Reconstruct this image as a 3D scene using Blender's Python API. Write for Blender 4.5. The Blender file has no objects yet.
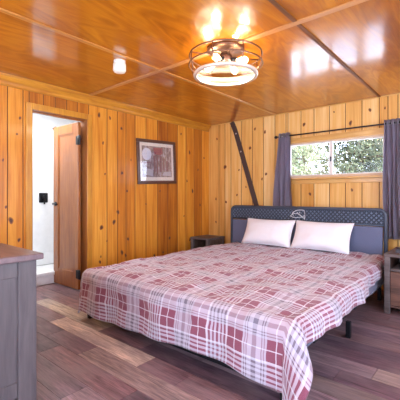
import bpy, bmesh, math, random
from mathutils import Vector, Matrix, noise

random.seed(11)
S = bpy.context.scene
COL = S.collection
PI = math.pi

# ------------------------------------------------------------------ camera numbers
FPX = 340.0                      # focal length in pixels for a 400 px frame
HORIZON = 196.0
CAMZ = 1.11
YAW = math.radians(40.5)
FW = Vector((-math.sin(YAW), math.cos(YAW)))
RT = Vector((math.cos(YAW), math.sin(YAW)))
WALL_X, WALL_Y, CEIL = -3.6, 4.45, 2.29


def ray(px):
    r = (px - 200.0) / FPX
    return FW + RT * r


def on_left(px, py):             # point of the left wall seen at a photo position -> (Y, Z)
    d = ray(px); t = WALL_X / d.x
    return d.y * t, CAMZ + (HORIZON - py) / FPX * t


def on_back(px, py):             # point of the back wall -> (X, Z)
    d = ray(px); t = WALL_Y / d.y
    return d.x * t, CAMZ + (HORIZON - py) / FPX * t


# ------------------------------------------------------------------ material helper
class N:
    def __init__(s, name):
        s.m = bpy.data.materials.new(name); s.m.use_nodes = True
        s.t = s.m.node_tree; s.n = s.t.nodes; s.l = s.t.links
        s.n.clear()
        s.out = s.n.new('ShaderNodeOutputMaterial')
        s.b = s.n.new('ShaderNodeBsdfPrincipled')
        s.l.new(s.b.outputs[0], s.out.inputs[0])

    def set(s, sock, v):
        if hasattr(v, 'is_output'):
            s.l.new(v, sock)
        elif isinstance(v, (tuple, list)) and len(v) == 3 and len(getattr(sock, 'default_value', (0, 0, 0))) == 4:
            sock.default_value = (*v, 1)
        else:
            sock.default_value = v

    def p(s, **k):
        M = dict(color='Base Color', rough='Roughness', metal='Metallic', spec='Specular IOR Level', normal='Normal',
                 coat='Coat Weight', coatr='Coat Roughness', emit='Emission Color', estr='Emission Strength',
                 trans='Transmission Weight', sheen='Sheen Weight', alpha='Alpha', ior='IOR', coatn='Coat Normal')
        for a, v in k.items():
            s.set(s.b.inputs[M[a]], v)
        return s.m

    def node(s, kind, **k):
        return s.n.new('ShaderNode' + kind)

    def pos(s):
        return s.n.new('ShaderNodeTexCoord').outputs['Object']

    def uv(s):
        return s.n.new('ShaderNodeTexCoord').outputs['UV']

    def attr(s, name):
        a = s.n.new('ShaderNodeAttribute'); a.attribute_name = name
        return a

    def math(s, op, a, b=None, clamp=False):
        n = s.n.new('ShaderNodeMath'); n.operation = op; n.use_clamp = clamp
        s.set(n.inputs[0], a)
        if b is not None: s.set(n.inputs[1], b)
        return n.outputs[0]

    def vmath(s, op, a, b):
        n = s.n.new('ShaderNodeVectorMath'); n.operation = op
        s.set(n.inputs[0], a); s.set(n.inputs[1], b)
        return n.outputs[0]

    def sep(s, v):
        n = s.n.new('ShaderNodeSeparateXYZ'); s.l.new(v, n.inputs[0])
        return n.outputs

    def comb(s, x, y, z):
        n = s.n.new('ShaderNodeCombineXYZ')
        for i, v in enumerate((x, y, z)): s.set(n.inputs[i], v)
        return n.outputs[0]

    def noise(s, vec, scale=5, detail=3, rough=.5, dist=0.0):
        n = s.n.new('ShaderNodeTexNoise')
        s.set(n.inputs['Vector'], vec)
        n.inputs['Scale'].default_value = scale; n.inputs['Detail'].default_value = detail
        n.inputs['Roughness'].default_value = rough; n.inputs['Distortion'].default_value = dist
        return n.outputs['Fac']

    def ramp(s, fac, stops, interp='LINEAR'):
        n = s.n.new('ShaderNodeValToRGB'); r = n.color_ramp; r.interpolation = interp
        while len(r.elements) < len(stops): r.elements.new(.5)
        for e, (p_, c) in zip(r.elements, stops):
            e.position = p_
        for e, (p_, c) in zip(r.elements, stops):
            e.position = p_; e.color = (*c, 1) if len(c) == 3 else c
        s.set(n.inputs[0], fac)
        return n.outputs[0]

    def mix(s, fac, a, b, mode='MIX'):
        n = s.n.new('ShaderNodeMix'); n.data_type = 'RGBA'; n.blend_type = mode
        s.set(n.inputs[0], fac); s.set(n.inputs[6], a); s.set(n.inputs[7], b)
        return n.outputs[2]

    def bump(s, h, strength=.3, dist=.01):
        n = s.n.new('ShaderNodeBump'); s.l.new(h, n.inputs['Height'])
        n.inputs['Strength'].default_value = strength; n.inputs['Distance'].default_value = dist
        return n.outputs[0]


def plain(name, col, rough=.5, metal=0, **k):
    """a colour with faint procedural unevenness"""
    m = N(name)
    nz = m.noise(m.pos(), 9, 4)
    c = m.mix(nz, tuple(x * .88 for x in col), tuple(min(1, x * 1.10) for x in col))
    return m.p(color=c, rough=rough, metal=metal, **k)


def board_mat(name, along, light, mid, dark, gloss):
    """varnished pine: grain runs along Z, per-board tint from the 'rnd' attribute"""
    m = N(name)
    P = m.sep(m.pos()); A = m.sep(m.attr('rnd').outputs['Vector'])
    u = P[along]
    v = m.comb(m.math('MULTIPLY', u, 26), m.math('MULTIPLY', A[0], 40), m.math('MULTIPLY', P[2], 1.1))
    g = m.noise(v, 1, 5, .6, .6)
    v2 = m.comb(m.math('MULTIPLY', u, 130), m.math('MULTIPLY', A[1], 40), m.math('MULTIPLY', P[2], 2.5))
    g2 = m.noise(v2, 1, 2, .5)
    v3 = m.comb(m.math('MULTIPLY', u, 7), m.math('MULTIPLY', A[2], 30), m.math('MULTIPLY', P[2], .9))
    g3 = m.noise(v3, 1, 3, .5)
    f = m.math('ADD', m.math('MULTIPLY', m.math('SUBTRACT', g, .2), .85), m.math('MULTIPLY', A[1], .42))
    f = m.math('ADD', f, m.math('MULTIPLY', m.math('SUBTRACT', g2, .5), .28))
    f = m.math('ADD', f, m.math('MULTIPLY', m.math('SUBTRACT', g3, .5), .5))
    c = m.ramp(f, [(.12, light), (.42, mid), (.85, dark)])
    return m.p(color=c, rough=.5, coat=gloss * .5, coatr=.16, spec=.25, normal=m.bump(g2, .08, .004))


def wood(name, c1, c2, axis=0, scale=1.0, rough=.5, coat=0.0, stretch=14):
    m = N(name)
    P = m.sep(m.pos())
    q = [m.math('MULTIPLY', P[i], (1.4 if i == axis else stretch) * scale) for i in range(3)]
    g = m.noise(m.comb(*q), 1.6, 5, .62, .7)
    q2 = [m.math('MULTIPLY', P[i], (4 if i == axis else stretch * 5) * scale) for i in range(3)]
    g2 = m.noise(m.comb(*q2), 1.6, 2)
    f = m.math('ADD', g, m.math('MULTIPLY', m.math('SUBTRACT', g2, .5), .35))
    c = m.ramp(f, [(.28, c1), (.72, c2)])
    return m.p(color=c, rough=rough, coat=coat, coatr=.12, normal=m.bump(g2, .12, .003))


def gloss_ceiling():
    m = N('varnished_plywood')
    m.b.inputs['Coat IOR'].default_value = 1.7
    P = m.sep(m.pos()); A = m.sep(m.attr('rnd').outputs['Vector'])
    # rotary-cut veneer: long wavy figure along Y
    w = m.comb(m.math('ADD', m.math('MULTIPLY', P[0], 2.6), m.math('MULTIPLY', A[0], 50)), m.math('MULTIPLY', P[1], .75), 0.0)
    n0 = m.noise(w, 1.0, 3, .5, .8)
    rings = m.math('FRACT', m.math('MULTIPLY', n0, 9))
    rings = m.math('ABSOLUTE', m.math('SUBTRACT', rings, .5))
    fine = m.noise(m.comb(m.math('MULTIPLY', P[0], 120), m.math('MULTIPLY', P[1], 5), 0.0), 1, 3)
    f = m.math('ADD', m.math('MULTIPLY', rings, .32), m.math('MULTIPLY', n0, .72))
    f = m.math('ADD', f, m.math('MULTIPLY', m.math('SUBTRACT', fine, .5), .3))
    f = m.math('ADD', f, m.math('MULTIPLY', m.math('SUBTRACT', A[1], .5), .12))
    c = m.ramp(f, [(.15, (.68, .26, .010)), (.45, (.46, .14, .005)), (.8, (.19, .042, .002))])
    nb = m.noise(m.comb(m.math('MULTIPLY', P[0], 5), m.math('MULTIPLY', P[1], 1.6), 0.0), 1.0, 2)
    nf = m.noise(m.comb(m.math('MULTIPLY', P[0], 60), m.math('MULTIPLY', P[1], 12), 0.0), 1.0, 2)
    h = m.math('ADD', m.math('MULTIPLY', nb, 1.0), m.math('MULTIPLY', nf, .05))
    nrm = m.bump(h, .11, .03)
    return m.p(color=c, rough=.35, coat=1.0, coatr=.13, coatn=nrm, normal=nrm, spec=.15)


def plaid(name):
    lt, wh = (.50, .455, .54), (.70, .67, .74)
    rd, dk, gy = (.20, .008, .05), (.12, .055, .09), (.12, .10, .15)
    pk = (.40, .235, .30)
    half = [(0, dk), (.014, lt), (.04, dk), (.062, lt), (.088, dk), (.11, lt), (.120, wh), (.138, pk), (.245, wh), (.257, pk), (.362, lt),
            (.385, dk), (.396, lt), (.413, dk), (.424, lt), (.473, gy)]
    solid = [(0, 1), (.014, 0), (.04, 1), (.062, 0), (.088, 1), (.11, 0), (.138, 1), (.245, 0), (.257, 1), (.362, 0)]

    def mirror(h):
        out = list(h); ends = [k[0] for k in h[1:]] + [.5]
        for k in range(len(h) - 2, -1, -1): out.append((1 - ends[k], h[k][1]))
        return out
    stops = mirror(half); gstops = [(p_, (v, v, v)) for p_, v in mirror(solid)]
    m = N(name)
    U = m.sep(m.uv())

    def coord(c, off):
        return m.math('FRACT', m.math('ADD', m.math('MULTIPLY', c, 1 / .54), off))
    warp = m.math('MULTIPLY', m.math('SUBTRACT', m.noise(m.uv(), 6, 2), .5), .02)
    ku = coord(m.math('ADD', U[0], warp), 1.265 / .54 + 10); kv = coord(m.math('ADD', U[1], warp), -.125 / .54 + .5 + 20)
    cu = m.ramp(ku, stops, 'CONSTANT'); cv = m.ramp(kv, stops, 'CONSTANT')
    c = m.mix(.40, m.mix(1.0, cu, cv, 'LIGHTEN'), m.mix(1.0, cu, cv, 'DARKEN'))
    both = m.mix(1.0, m.ramp(ku, gstops, 'CONSTANT'), m.ramp(kv, gstops, 'CONSTANT'), 'MULTIPLY')
    c = m.mix(both, c, rd)
    # woven yarn: fine twill
    tw = m.noise(m.uv(), 420, 1)
    c = m.mix(m.math('MULTIPLY', tw, .16), c, (.9, .85, .86))
    soft = m.noise(m.uv(), 14, 3)
    return m.p(color=c, rough=.9, sheen=.25, normal=m.bump(m.math('ADD', soft, m.math('MULTIPLY', tw, .05)), .35, .012), spec=.2)


def planks_mat():
    m = N('rustic_vinyl_planks')
    P = m.sep(m.pos()); A = m.attr('tint'); R = m.sep(m.attr('rnd').outputs['Vector'])
    v = m.comb(m.math('ADD', m.math('MULTIPLY', P[0], 2.2), m.math('MULTIPLY', R[0], 40)), m.math('MULTIPLY', P[1], 26), 0.0)
    g = m.noise(v, 1, 5, .65, .8)
    v2 = m.comb(m.math('MULTIPLY', P[0], 9), m.math('MULTIPLY', P[1], 160), 0.0)
    g2 = m.noise(v2, 1, 3)
    blot = m.noise(m.comb(m.math('MULTIPLY', P[0], 2.2), m.math('MULTIPLY', P[1], 5), m.math('MULTIPLY', R[1], 30)), 1.2, 4, .6)
    f = m.math('ADD', m.math('MULTIPLY', g, .9), m.math('MULTIPLY', m.math('SUBTRACT', g2, .5), .6))
    mul = m.ramp(f, [(.27, (.32, .30, .32)), (.52, (1.0, 1.0, 1.0)), (.82, (1.9, 1.8, 1.78))])
    c = m.mix(1.0, A.outputs['Color'], mul, 'MULTIPLY')
    c = m.mix(m.math('MULTIPLY', m.math('SUBTRACT', blot, .44, True), 2.4, True), c, (.26, .19, .19))
    c = m.mix(m.math('MULTIPLY', m.math('SUBTRACT', .40, blot, True), 2.4, True), c, (.075, .045, .048))
    ro = m.math('ADD', .27, m.math('MULTIPLY', g, .2))
    return m.p(color=c, rough=ro, normal=m.bump(f, .12, .004), spec=.4)


# ------------------------------------------------------------------ mesh helpers
def link(name, bm, mat, parent=None, smooth=False, angle=None):
    me = bpy.data.meshes.new(name)
    bmesh.ops.recalc_face_normals(bm, faces=bm.faces)
    bm.to_mesh(me); bm.free()
    for mm in (mat if isinstance(mat, (list, tuple)) else [mat]): me.materials.append(mm)
    if smooth:
        for p in me.polygons: p.use_smooth = True
        if angle: me.set_sharp_from_angle(angle=math.radians(angle))
    o = bpy.data.objects.new(name, me); COL.objects.link(o)
    if parent: o.parent = parent
    return o


def tag(o, label=None, cat=None, group=None, kind=None):
    if label: o['label'] = label
    if cat: o['category'] = cat
    if group: o['group'] = group
    if kind: o['kind'] = kind
    return o


def thing(name, label, cat, loc=(0, 0, 0), rz=0, group=None):
    o = bpy.data.objects.new(name, None); o.empty_display_size = .1
    o.location = loc; o.rotation_euler = (0, 0, rz); COL.objects.link(o)
    return tag(o, label, cat, group)


def struct(name, bm, mat, parent=None, **k):
    o = link(name, bm, mat, parent, **k)
    if not parent: o['kind'] = 'structure'
    return o


def box(bm, x0, x1, y0, y1, z0, z1, bev=0.0, seg=1, mi=0, rot=None):
    vs = [bm.verts.new((x, y, z)) for x in (x0, x1) for y in (y0, y1) for z in (z0, z1)]
    F = [(0, 1, 3, 2), (4, 6, 7, 5), (0, 4, 5, 1), (2, 3, 7, 6), (0, 2, 6, 4), (1, 5, 7, 3)]
    fs = [bm.faces.new([vs[i] for i in f]) for f in F]
    for f in fs: f.material_index = mi
    if rot is not None: bmesh.ops.transform(bm, matrix=rot, verts=vs)
    if bev:
        es = list({e for f in fs for e in f.edges})
        r = bmesh.ops.bevel(bm, geom=es, offset=bev, segments=seg, affect='EDGES', profile=.5)
        for f in r['faces']: f.material_index = mi
    return fs


def tube(bm, pts, r, seg=10, closed=False, mi=0, cap=True, radii=None, smooth=True):
    pts = [Vector(p) for p in pts]; n = len(pts); rings = []
    up = None
    for i, p in enumerate(pts):
        a = pts[(i - 1) % n] if (closed or i > 0) else pts[i]
        b = pts[(i + 1) % n] if (closed or i < n - 1) else pts[i]
        d = (b - a).normalized()
        if up is None:
            up = Vector((0, 0, 1)) if abs(d.z) < .9 else Vector((1, 0, 0))
        s = d.cross(up)
        if s.length < 1e-5: s = d.cross(Vector((0, 1, 0)))
        s.normalize(); up = s.cross(d).normalized()
        rr = radii[i] if radii else r
        rings.append([bm.verts.new(p + (s * math.cos(2 * PI * k / seg) + up * math.sin(2 * PI * k / seg)) * rr) for k in range(seg)])
    for i in range(n if closed else n - 1):
        A, B = rings[i], rings[(i + 1) % n]
        for k in range(seg):
            f = bm.faces.new((A[k], A[(k + 1) % seg], B[(k + 1) % seg], B[k])); f.material_index = mi; f.smooth = smooth
    if cap and not closed:
        bm.faces.new(rings[0][::-1]).material_index = mi; bm.faces.new(rings[-1]).material_index = mi


def lathe(bm, prof, c=(0, 0, 0), seg=32, mi=0, axis='z'):
    """prof: list of (radius, height); closed with caps where the radius is > 0 at the ends"""
    def P(r, h, a):
        x, y = r * math.cos(a), r * math.sin(a)
        v = {'z': (x, y, h), 'x': (h, x, y), 'y': (x, h, y)}[axis]
        return (c[0] + v[0], c[1] + v[1], c[2] + v[2])
    rings = []
    for r, h in prof:
        if r < 1e-6: rings.append([bm.verts.new(P(0, h, 0))])
        else: rings.append([bm.verts.new(P(r, h, 2 * PI * k / seg)) for k in range(seg)])
    for A, B in zip(rings, rings[1:]):
        for k in range(seg):
            k2 = (k + 1) % seg
            if len(A) == 1 and len(B) == 1: continue
            if len(A) == 1: f = bm.faces.new((A[0], B[k2], B[k]))
            elif len(B) == 1: f = bm.faces.new((A[k], A[k2], B[0]))
            else: f = bm.faces.new((A[k], A[k2], B[k2], B[k]))
            f.material_index = mi; f.smooth = True
    for R in (rings[0], rings[-1]) if prof[0] != prof[-1] else ():
        if len(R) > 1:
            f = bm.faces.new(R); f.material_index = mi


def bm_new(): return bmesh.new()


def circle(c, r, n=48, z=None):
    return [(c[0] + r * math.cos(2 * PI * k / n), c[1] + r * math.sin(2 * PI * k / n), c[2]) for k in range(n)]


# ------------------------------------------------------------------ materials
M_LEFT = board_mat('orange_knotty_pine', 1, (.82, .385, .050), (.62, .215, .018), (.26, .060, .006), .45)
M_BACK = board_mat('honey_knotty_pine', 0, (.90, .61, .27), (.80, .44, .125), (.57, .235, .035), .35)
M_KNOT = plain('knot_rim', (.28, .085, .012), .45)
M_KNOTC = plain('knot_heart', (.10, .028, .008), .45)
M_GROOVE = plain('board_groove', (.20, .07, .015), .7)
M_TRIM = wood('varnished_pine_trim', (.66, .29, .022), (.42, .14, .008), axis=1, rough=.4, coat=.5)
M_TRIMX = wood('pine_window_trim', (.76, .45, .14), (.60, .29, .06), axis=0, rough=.4, coat=.4)
M_TRIMZ = wood('varnished_pine_upright', (.68, .32, .025), (.46, .165, .010), axis=2, rough=.4, coat=.5)
M_DOOR = wood('brown_door_wood', (.38, .125, .018), (.22, .058, .006), axis=2, rough=.4, coat=.4)
M_JAMB = wood('dark_jamb_wood', (.24, .07, .02), (.14, .04, .012), axis=2, rough=.45)
M_BATTEN = wood('pale_batten', (.66, .32, .12), (.48, .19, .055), axis=0, rough=.3, coat=.6)
M_BATTENY = wood('brown_batten', (.22, .07, .016), (.11, .035, .010), axis=1, rough=.6, coat=.0)
M_BATTENL = wood('golden_batten', (.62, .29, .07), (.44, .17, .03), axis=1, rough=.3, coat=.6)
M_CEIL = gloss_ceiling()
M_FLOOR = planks_mat()
M_BLACK = plain('black_metal', (.018, .018, .022), .42, .6)
M_FRAME = plain('slate_black_metal', (.055, .07, .10), .42, .1)
M_WHITE = plain('bathroom_white', (.80, .82, .84), .45)
M_GLOSSW = plain('gloss_white_acrylic', (.82, .84, .86), .2)
M_PLAID = plaid('plaid_flannel')


def linen(name, col, k=.12, rough=.9):
    m = N(name)
    P = m.pos()
    w = m.noise(P, 260, 2); s = m.noise(P, 7, 4)
    c = m.mix(w, tuple(x * (1 - k) for x in col), tuple(min(1, x * (1 + k)) for x in col))
    c = m.mix(m.math('MULTIPLY', s, .3), c, tuple(x * .85 for x in col))
    return m.p(color=c, rough=rough, sheen=.15, normal=m.bump(w, .15, .002), spec=.2)


M_PILLOW = linen('white_pillowcase', (.90, .90, .93), .03)
M_PANEL = linen('slate_linen', (.135, .15, .235), .2)
M_MATT = linen('grey_mattress_cloth', (.16, .16, .23), .06)
M_CURT = linen('grey_violet_curtain', (.33, .285, .36), .12)
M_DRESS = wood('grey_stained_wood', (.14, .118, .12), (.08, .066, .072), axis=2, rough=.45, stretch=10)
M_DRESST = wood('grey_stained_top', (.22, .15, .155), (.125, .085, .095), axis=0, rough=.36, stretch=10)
M_STAND = wood('rustic_brown_wood', (.16, .095, .065), (.045, .027, .022), axis=0, rough=.6, stretch=9)
M_STANDR = wood('rustic_red_brown_wood', (.22, .10, .065), (.05, .024, .018), axis=0, rough=.6, stretch=9)
M_STANDG = wood('weathered_grey_wood', (.165, .125, .115), (.065, .048, .045), axis=0, rough=.6, stretch=9)

# ------------------------------------------------------------------ board walls


def add_rnd(bm):
    return bm.loops.layers.color.new('rnd') if False else bm.loops.layers.float_color.new('rnd')


def boards(bm, seams, fn, z0, z1, lay, holes=(), depth=.02, groove=.0035):
    """fn(u, w, z) -> world; w is how far the face stands proud of the wall plane"""
    for a, b in zip(seams, seams[1:]):
        segs = [(z0, z1)]
        for (ha, hb, hz0, hz1) in holes:
            if a >= ha - 1e-4 and b <= hb + 1e-4:
                segs = [s for (p, q) in segs for s in ((p, min(q, hz0)), (max(p, hz1), q)) if s[1] - s[0] > .01]
        for (p, q) in segs:
            col = (random.random(), random.random(), random.random(), 1)
            g = groove
            prof = [(a, -depth), (a, -g * 1.6), (a + g * 1.3, 0), (b - g * 1.3, 0), (b, -g * 1.6), (b, -depth)]
            lo = [bm.verts.new(fn(u, w, p)) for u, w in prof]; hi = [bm.verts.new(fn(u, w, q)) for u, w in prof]
            fs = []
            for i in range(5):
                f = bm.faces.new((lo[i], lo[i + 1], hi[i + 1], hi[i])); fs.append(f)
                if i in (1, 3, 0, 4): f.material_index = 3
            fs += [bm.faces.new(lo[::-1]), bm.faces.new(hi)]
            for f in fs:
                for l in f.loops: l[lay] = col


def knot(bm, fn, u, z, r, lay):
    ph = random.random() * 6
    for k, (rr, w, mi) in enumerate(((1.0, .0006, 1), (.62, .0011, 2))):
        vs = []
        for i in range(14):
            a = 2 * PI * i / 14
            q = rr * r * (1 + .16 * math.sin(2 * a + ph) + .09 * math.sin(3 * a + 2 * ph))
            vs.append(bm.verts.new(fn(u + q * math.cos(a) * .78, w, z + q * math.sin(a) * 1.12)))
        f = bm.faces.new(vs); f.material_index = mi
        for l in f.loops: l[lay] = (.5, .5, .5, 1)


def split_seams(seams, cuts):
    return sorted(set([round(s, 4) for s in seams] + [round(c, 4) for c in cuts]))


DY0, DY1, DZ = 1.545, 2.165, 2.0           # clear door opening in the left wall
# left wall
bm = bm_new(); lay = add_rnd(bm)
fl = lambda u, w, z: (WALL_X + w, u, z)
px = [-30, -17, -6, 7.5, 23, 107, 117.5, 126, 135, 146, 157.5, 167.5, 177.5, 186, 194, 201.5]
se = [on_left(x, 150)[0] for x in px]
while se[0] > -1.5: se.insert(0, se[0] - random.uniform(.13, .19))
se = [s for s in se if s > -1.6]; se[0] = -1.6
se += [WALL_Y, DY0 - .03, 1.66, 1.79, 1.92, 2.05, DY1 + .03]
se = sorted(se)
boards(bm, se, fl, 0, CEIL, lay, holes=[(DY0 - .03, DY1 + .03, -.1, DZ + .03)])
for x, y, r in [(20, 118, .016), (17, 134, .012), (11, 220.5, .03), (99, 115, .026), (110, 118, .02), (121.5, 128.5, .022), (103, 143, .018),
                (122, 173, .026), (105, 174, .014), (127, 191, .02), (118, 212, .028), (114, 222, .03), (101.5, 227.5, .03), (128, 239, .024),
                (122, 252.5, .03), (169.5, 238, .028), (146, 204, .016), (107, 241, .015), (160, 191, .018), (192.5, 191, .03), (189.5, 152.5, .028),
                (171, 258, .02), (184, 216, .014), (6, 207, .015), (19, 240, .02), (3, 160, .014), (131, 160, .014), (198, 170, .02), (181, 134, .018),
                (200, 205, .022), (100, 262, .02), (187, 181, .018), (204, 158, .018)]:
    u, z = on_left(x, y); knot(bm, fl, u, z, r, lay)
for k in range(26):
    knot(bm, fl, random.uniform(-1.4, .9), random.uniform(.1, 2.1), random.uniform(.01, .026), lay)
for k in range(14):
    knot(bm, fl, random.uniform(2.3, 4.4), random.uniform(.05, .45), random.uniform(.012, .026), lay)
struct('wall_left', bm, [M_LEFT, M_KNOT, M_KNOTC, M_GROOVE])

# back wall (window opening)
WX0, WX1, WZ0, WZ1 = -2.20, -.91, 1.36, 1.85
bm = bm_new(); lay = add_rnd(bm)
fb = lambda u, w, z: (u, WALL_Y - w, z)
px = [219, 225, 231, 241.5, 252.5, 263.5, 275, 288, 301, 314, 329.5, 345.5, 362, 379.3, 398]
se = [WALL_X - .02] + [on_back(x, 150)[0] for x in px]
while se[-1] < 1.25: se.append(se[-1] + random.uniform(.17, .21))
se[-1] = 1.4
se = sorted(se + [WX0, WX1])
se = [s for i, s in enumerate(se) if i == 0 or s - se[i - 1] > .012]
for w in (WX0, WX1):
    if w not in se:
        j = min(range(len(se)), key=lambda i: abs(se[i] - w)); se[j] = w
boards(bm, se, fb, 0, CEIL, lay, holes=[(WX0, WX1, WZ0, WZ1)])
for x, y, r in [(217, 139, .018), (225, 167, .034), (266, 174, .022), (250, 148, .026), (265, 132, .022), (255, 129, .02), (262, 179, .018),
                (239, 170, .016), (304, 124.5, .024), (350.5, 123, .026), (310, 194, .022), (216, 199, .02), (226, 202, .022), (216, 222, .018),
                (370, 110, .02), (334, 112, .012), (352, 190, .018), (237, 195, .018), (246, 187, .014), (385, 108, .014)]:
    u, z = on_back(x, y); knot(bm, fb, u, z, r, lay)
for k in range(22):
    knot(bm, fb, random.uniform(-.75, 1.3), random.uniform(.1, 2.2), random.uniform(.01, .025), lay)
struct('wall_back', bm, [M_BACK, M_KNOT, M_KNOTC, M_GROOVE])

# right and front walls behind the photographer, each with a wide window opening that lets the daylight in
RX, FY = 1.4, -1.6
bm = bm_new(); lay = add_rnd(bm)
fr = lambda u, w, z: (RX - w, u, z)
se = [FY]
while se[-1] < WALL_Y - .2: se.append(se[-1] + .19)
se[-1] = WALL_Y - .02
a, b = se[4], se[-6]
boards(bm, se, fr, 0, CEIL, lay, holes=[(a, b, .55, 2.1)])
struct('wall_right', bm, [M_LEFT, M_KNOT, M_KNOTC, M_GROOVE])
bm = bm_new(); lay = add_rnd(bm)
ff = lambda u, w, z: (u, FY + w, z)
se = [WALL_X + .02]
while se[-1] < RX - .2: se.append(se[-1] + .19)
se[-1] = RX - .02
boards(bm, se, ff, 0, CEIL, lay, holes=[(se[3], se[-3], .4, 2.1)])
struct('wall_front', bm, [M_BACK, M_KNOT, M_KNOTC, M_GROOVE])

# ------------------------------------------------------------------ ceiling, crown, battens
bm = bm_new(); lay = add_rnd(bm)
xs = [WALL_X - .05, -2.35, -1.0, .3, 1.5]; ys = [FY - .05, -.2, 2.18, WALL_Y + .05]
for i in range(4):
    for j in range(3):
        fs = box(bm, xs[i], xs[i + 1], ys[j], ys[j + 1], CEIL, CEIL + .04)
        c = (random.random(), random.random(), random.random(), 1)
        for f in fs:
            for l in f.loops: l[lay] = c
struct('ceiling', bm, M_CEIL)

bm = bm_new()                                   # crown moulding along the left wall, stepped profile, cut off short of the back wall
prof = [(0, 2.185), (.018, 2.185), (.026, 2.2), (.026, 2.225), (.05, 2.255), (.06, 2.27), (.06, CEIL - .001), (0, CEIL - .001)]
A = [bm.verts.new((WALL_X + .001 + d, FY + .02, z)) for d, z in prof]; B = [bm.verts.new((WALL_X + .001 + d, WALL_Y - .03, z)) for d, z in prof]
for i in range(len(prof)):
    j = (i + 1) % len(prof); bm.faces.new((A[i], A[j], B[j], B[i]))
bm.faces.new(A[::-1]); bm.faces.new(B)
struct('trim_1', bm, M_TRIM)
bm = bm_new(); box(bm, WALL_X + .065, RX - .02, 2.155, 2.205, CEIL - .010, CEIL - .0005, .003); struct('trim_2', bm, M_BATTEN)
bm = bm_new(); box(bm, -2.37, -2.33, FY + .03, 2.154, CEIL - .010, CEIL - .0005, .003); box(bm, -2.37, -2.33, 2.206, WALL_Y - .002, CEIL - .010, CEIL - .0005, .003)
struct('trim_3', bm, M_BATTENL)
bm = bm_new(); box(bm, -1.015, -.985, FY + .03, 2.154, CEIL - .010, CEIL - .0005, .003); box(bm, -1.015, -.985, 2.206, WALL_Y - .002, CEIL - .010, CEIL - .0005, .003)
struct('trim_4', bm, M_BATTENY)
bm = bm_new(); box(bm, WALL_X + .075, RX - .02, WALL_Y - .014, WALL_Y - .001, CEIL - .014, CEIL - .0005, .003); struct('trim_5', bm, M_TRIMX)

# ------------------------------------------------------------------ floor planks
bm = bm_new(); add_rnd(bm); bm.loops.layers.float_color.new('tint')
lr = bm.loops.layers.float_color['rnd']; lt = bm.loops.layers.float_color['tint']
tints = [tuple(v * k for v, k in zip(t_, (1.28, 1.16, 1.30))) for t_ in ((.165, .098, .094), (.125, .076, .082), (.195, .122, .112), (.100, .066, .074), (.175, .112, .112), (.145, .100, .106), (.225, .160, .155))]
W = .165; row = 0
y = 1.415 - W * 19
special = {}
while y < WALL_Y + .1:
    cuts = [-5.3]
    x = -5.3 + random.uniform(.2, 1.2)
    while x < RX + .05:
        cuts.append(x); x += random.choice((.9, 1.22, 1.22))
    cuts.append(RX + .05)
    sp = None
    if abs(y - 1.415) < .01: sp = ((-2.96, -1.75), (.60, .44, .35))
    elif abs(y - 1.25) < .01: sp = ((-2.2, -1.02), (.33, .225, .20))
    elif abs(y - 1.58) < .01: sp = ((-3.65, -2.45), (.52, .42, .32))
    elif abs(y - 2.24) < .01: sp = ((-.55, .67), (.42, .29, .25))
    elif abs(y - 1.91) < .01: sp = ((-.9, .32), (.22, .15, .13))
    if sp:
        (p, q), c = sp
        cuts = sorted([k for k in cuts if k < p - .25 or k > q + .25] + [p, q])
    for p, q in zip(cuts, cuts[1:]):
        g = .0012
        fs = box(bm, p + g, q - g, y + g, y + W - g, -.012, 0)
        col = random.choice(tints); k = random.uniform(.85, 1.15); col = tuple(v * k for v in col)
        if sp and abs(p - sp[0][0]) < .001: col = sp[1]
        rn = (random.random(), random.random(), random.random(), 1)
        for f in fs:
            for l in f.loops: l[lr] = rn; l[lt] = (*col, 1)
    y += W; row += 1
box(bm, -5.3, RX + .05, FY - .12, WALL_Y + .1, -.08, -.0125)
struct('floor', bm, M_FLOOR)

# ------------------------------------------------------------------ bathroom behind the left wall
BX = -4.95
bm = bm_new(); box(bm, BX - .06, BX, .6, 3.2, 0, 2.4); struct('wall_bathroom_far', bm, M_WHITE)
bm = bm_new(); box(bm, BX, WALL_X - .13, 3.0, 3.06, 0, 2.4); struct('wall_bathroom_end', bm, M_WHITE)
bm = bm_new(); box(bm, BX, WALL_X - .13, .6, .66, 0, 2.4); struct('wall_bathroom_near', bm, M_WHITE)
bm = bm_new(); box(bm, BX, WALL_X - .13, .66, 3.0, 2.34, 2.4); struct('ceiling_bathroom', bm, M_WHITE)
bm = bm_new()                                    # the bathroom side of the left wall
box(bm, WALL_X - .13, WALL_X - .021, .6, DY0 - .03, 0, 2.4); box(bm, WALL_X - .13, WALL_X - .021, DY1 + .03, 3.06, 0, 2.4)
box(bm, WALL_X - .13, WALL_X - .021, DY0 - .03, DY1 + .03, DZ + .03, 2.4)
struct('wall_bathroom_door', bm, M_WHITE)

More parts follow.
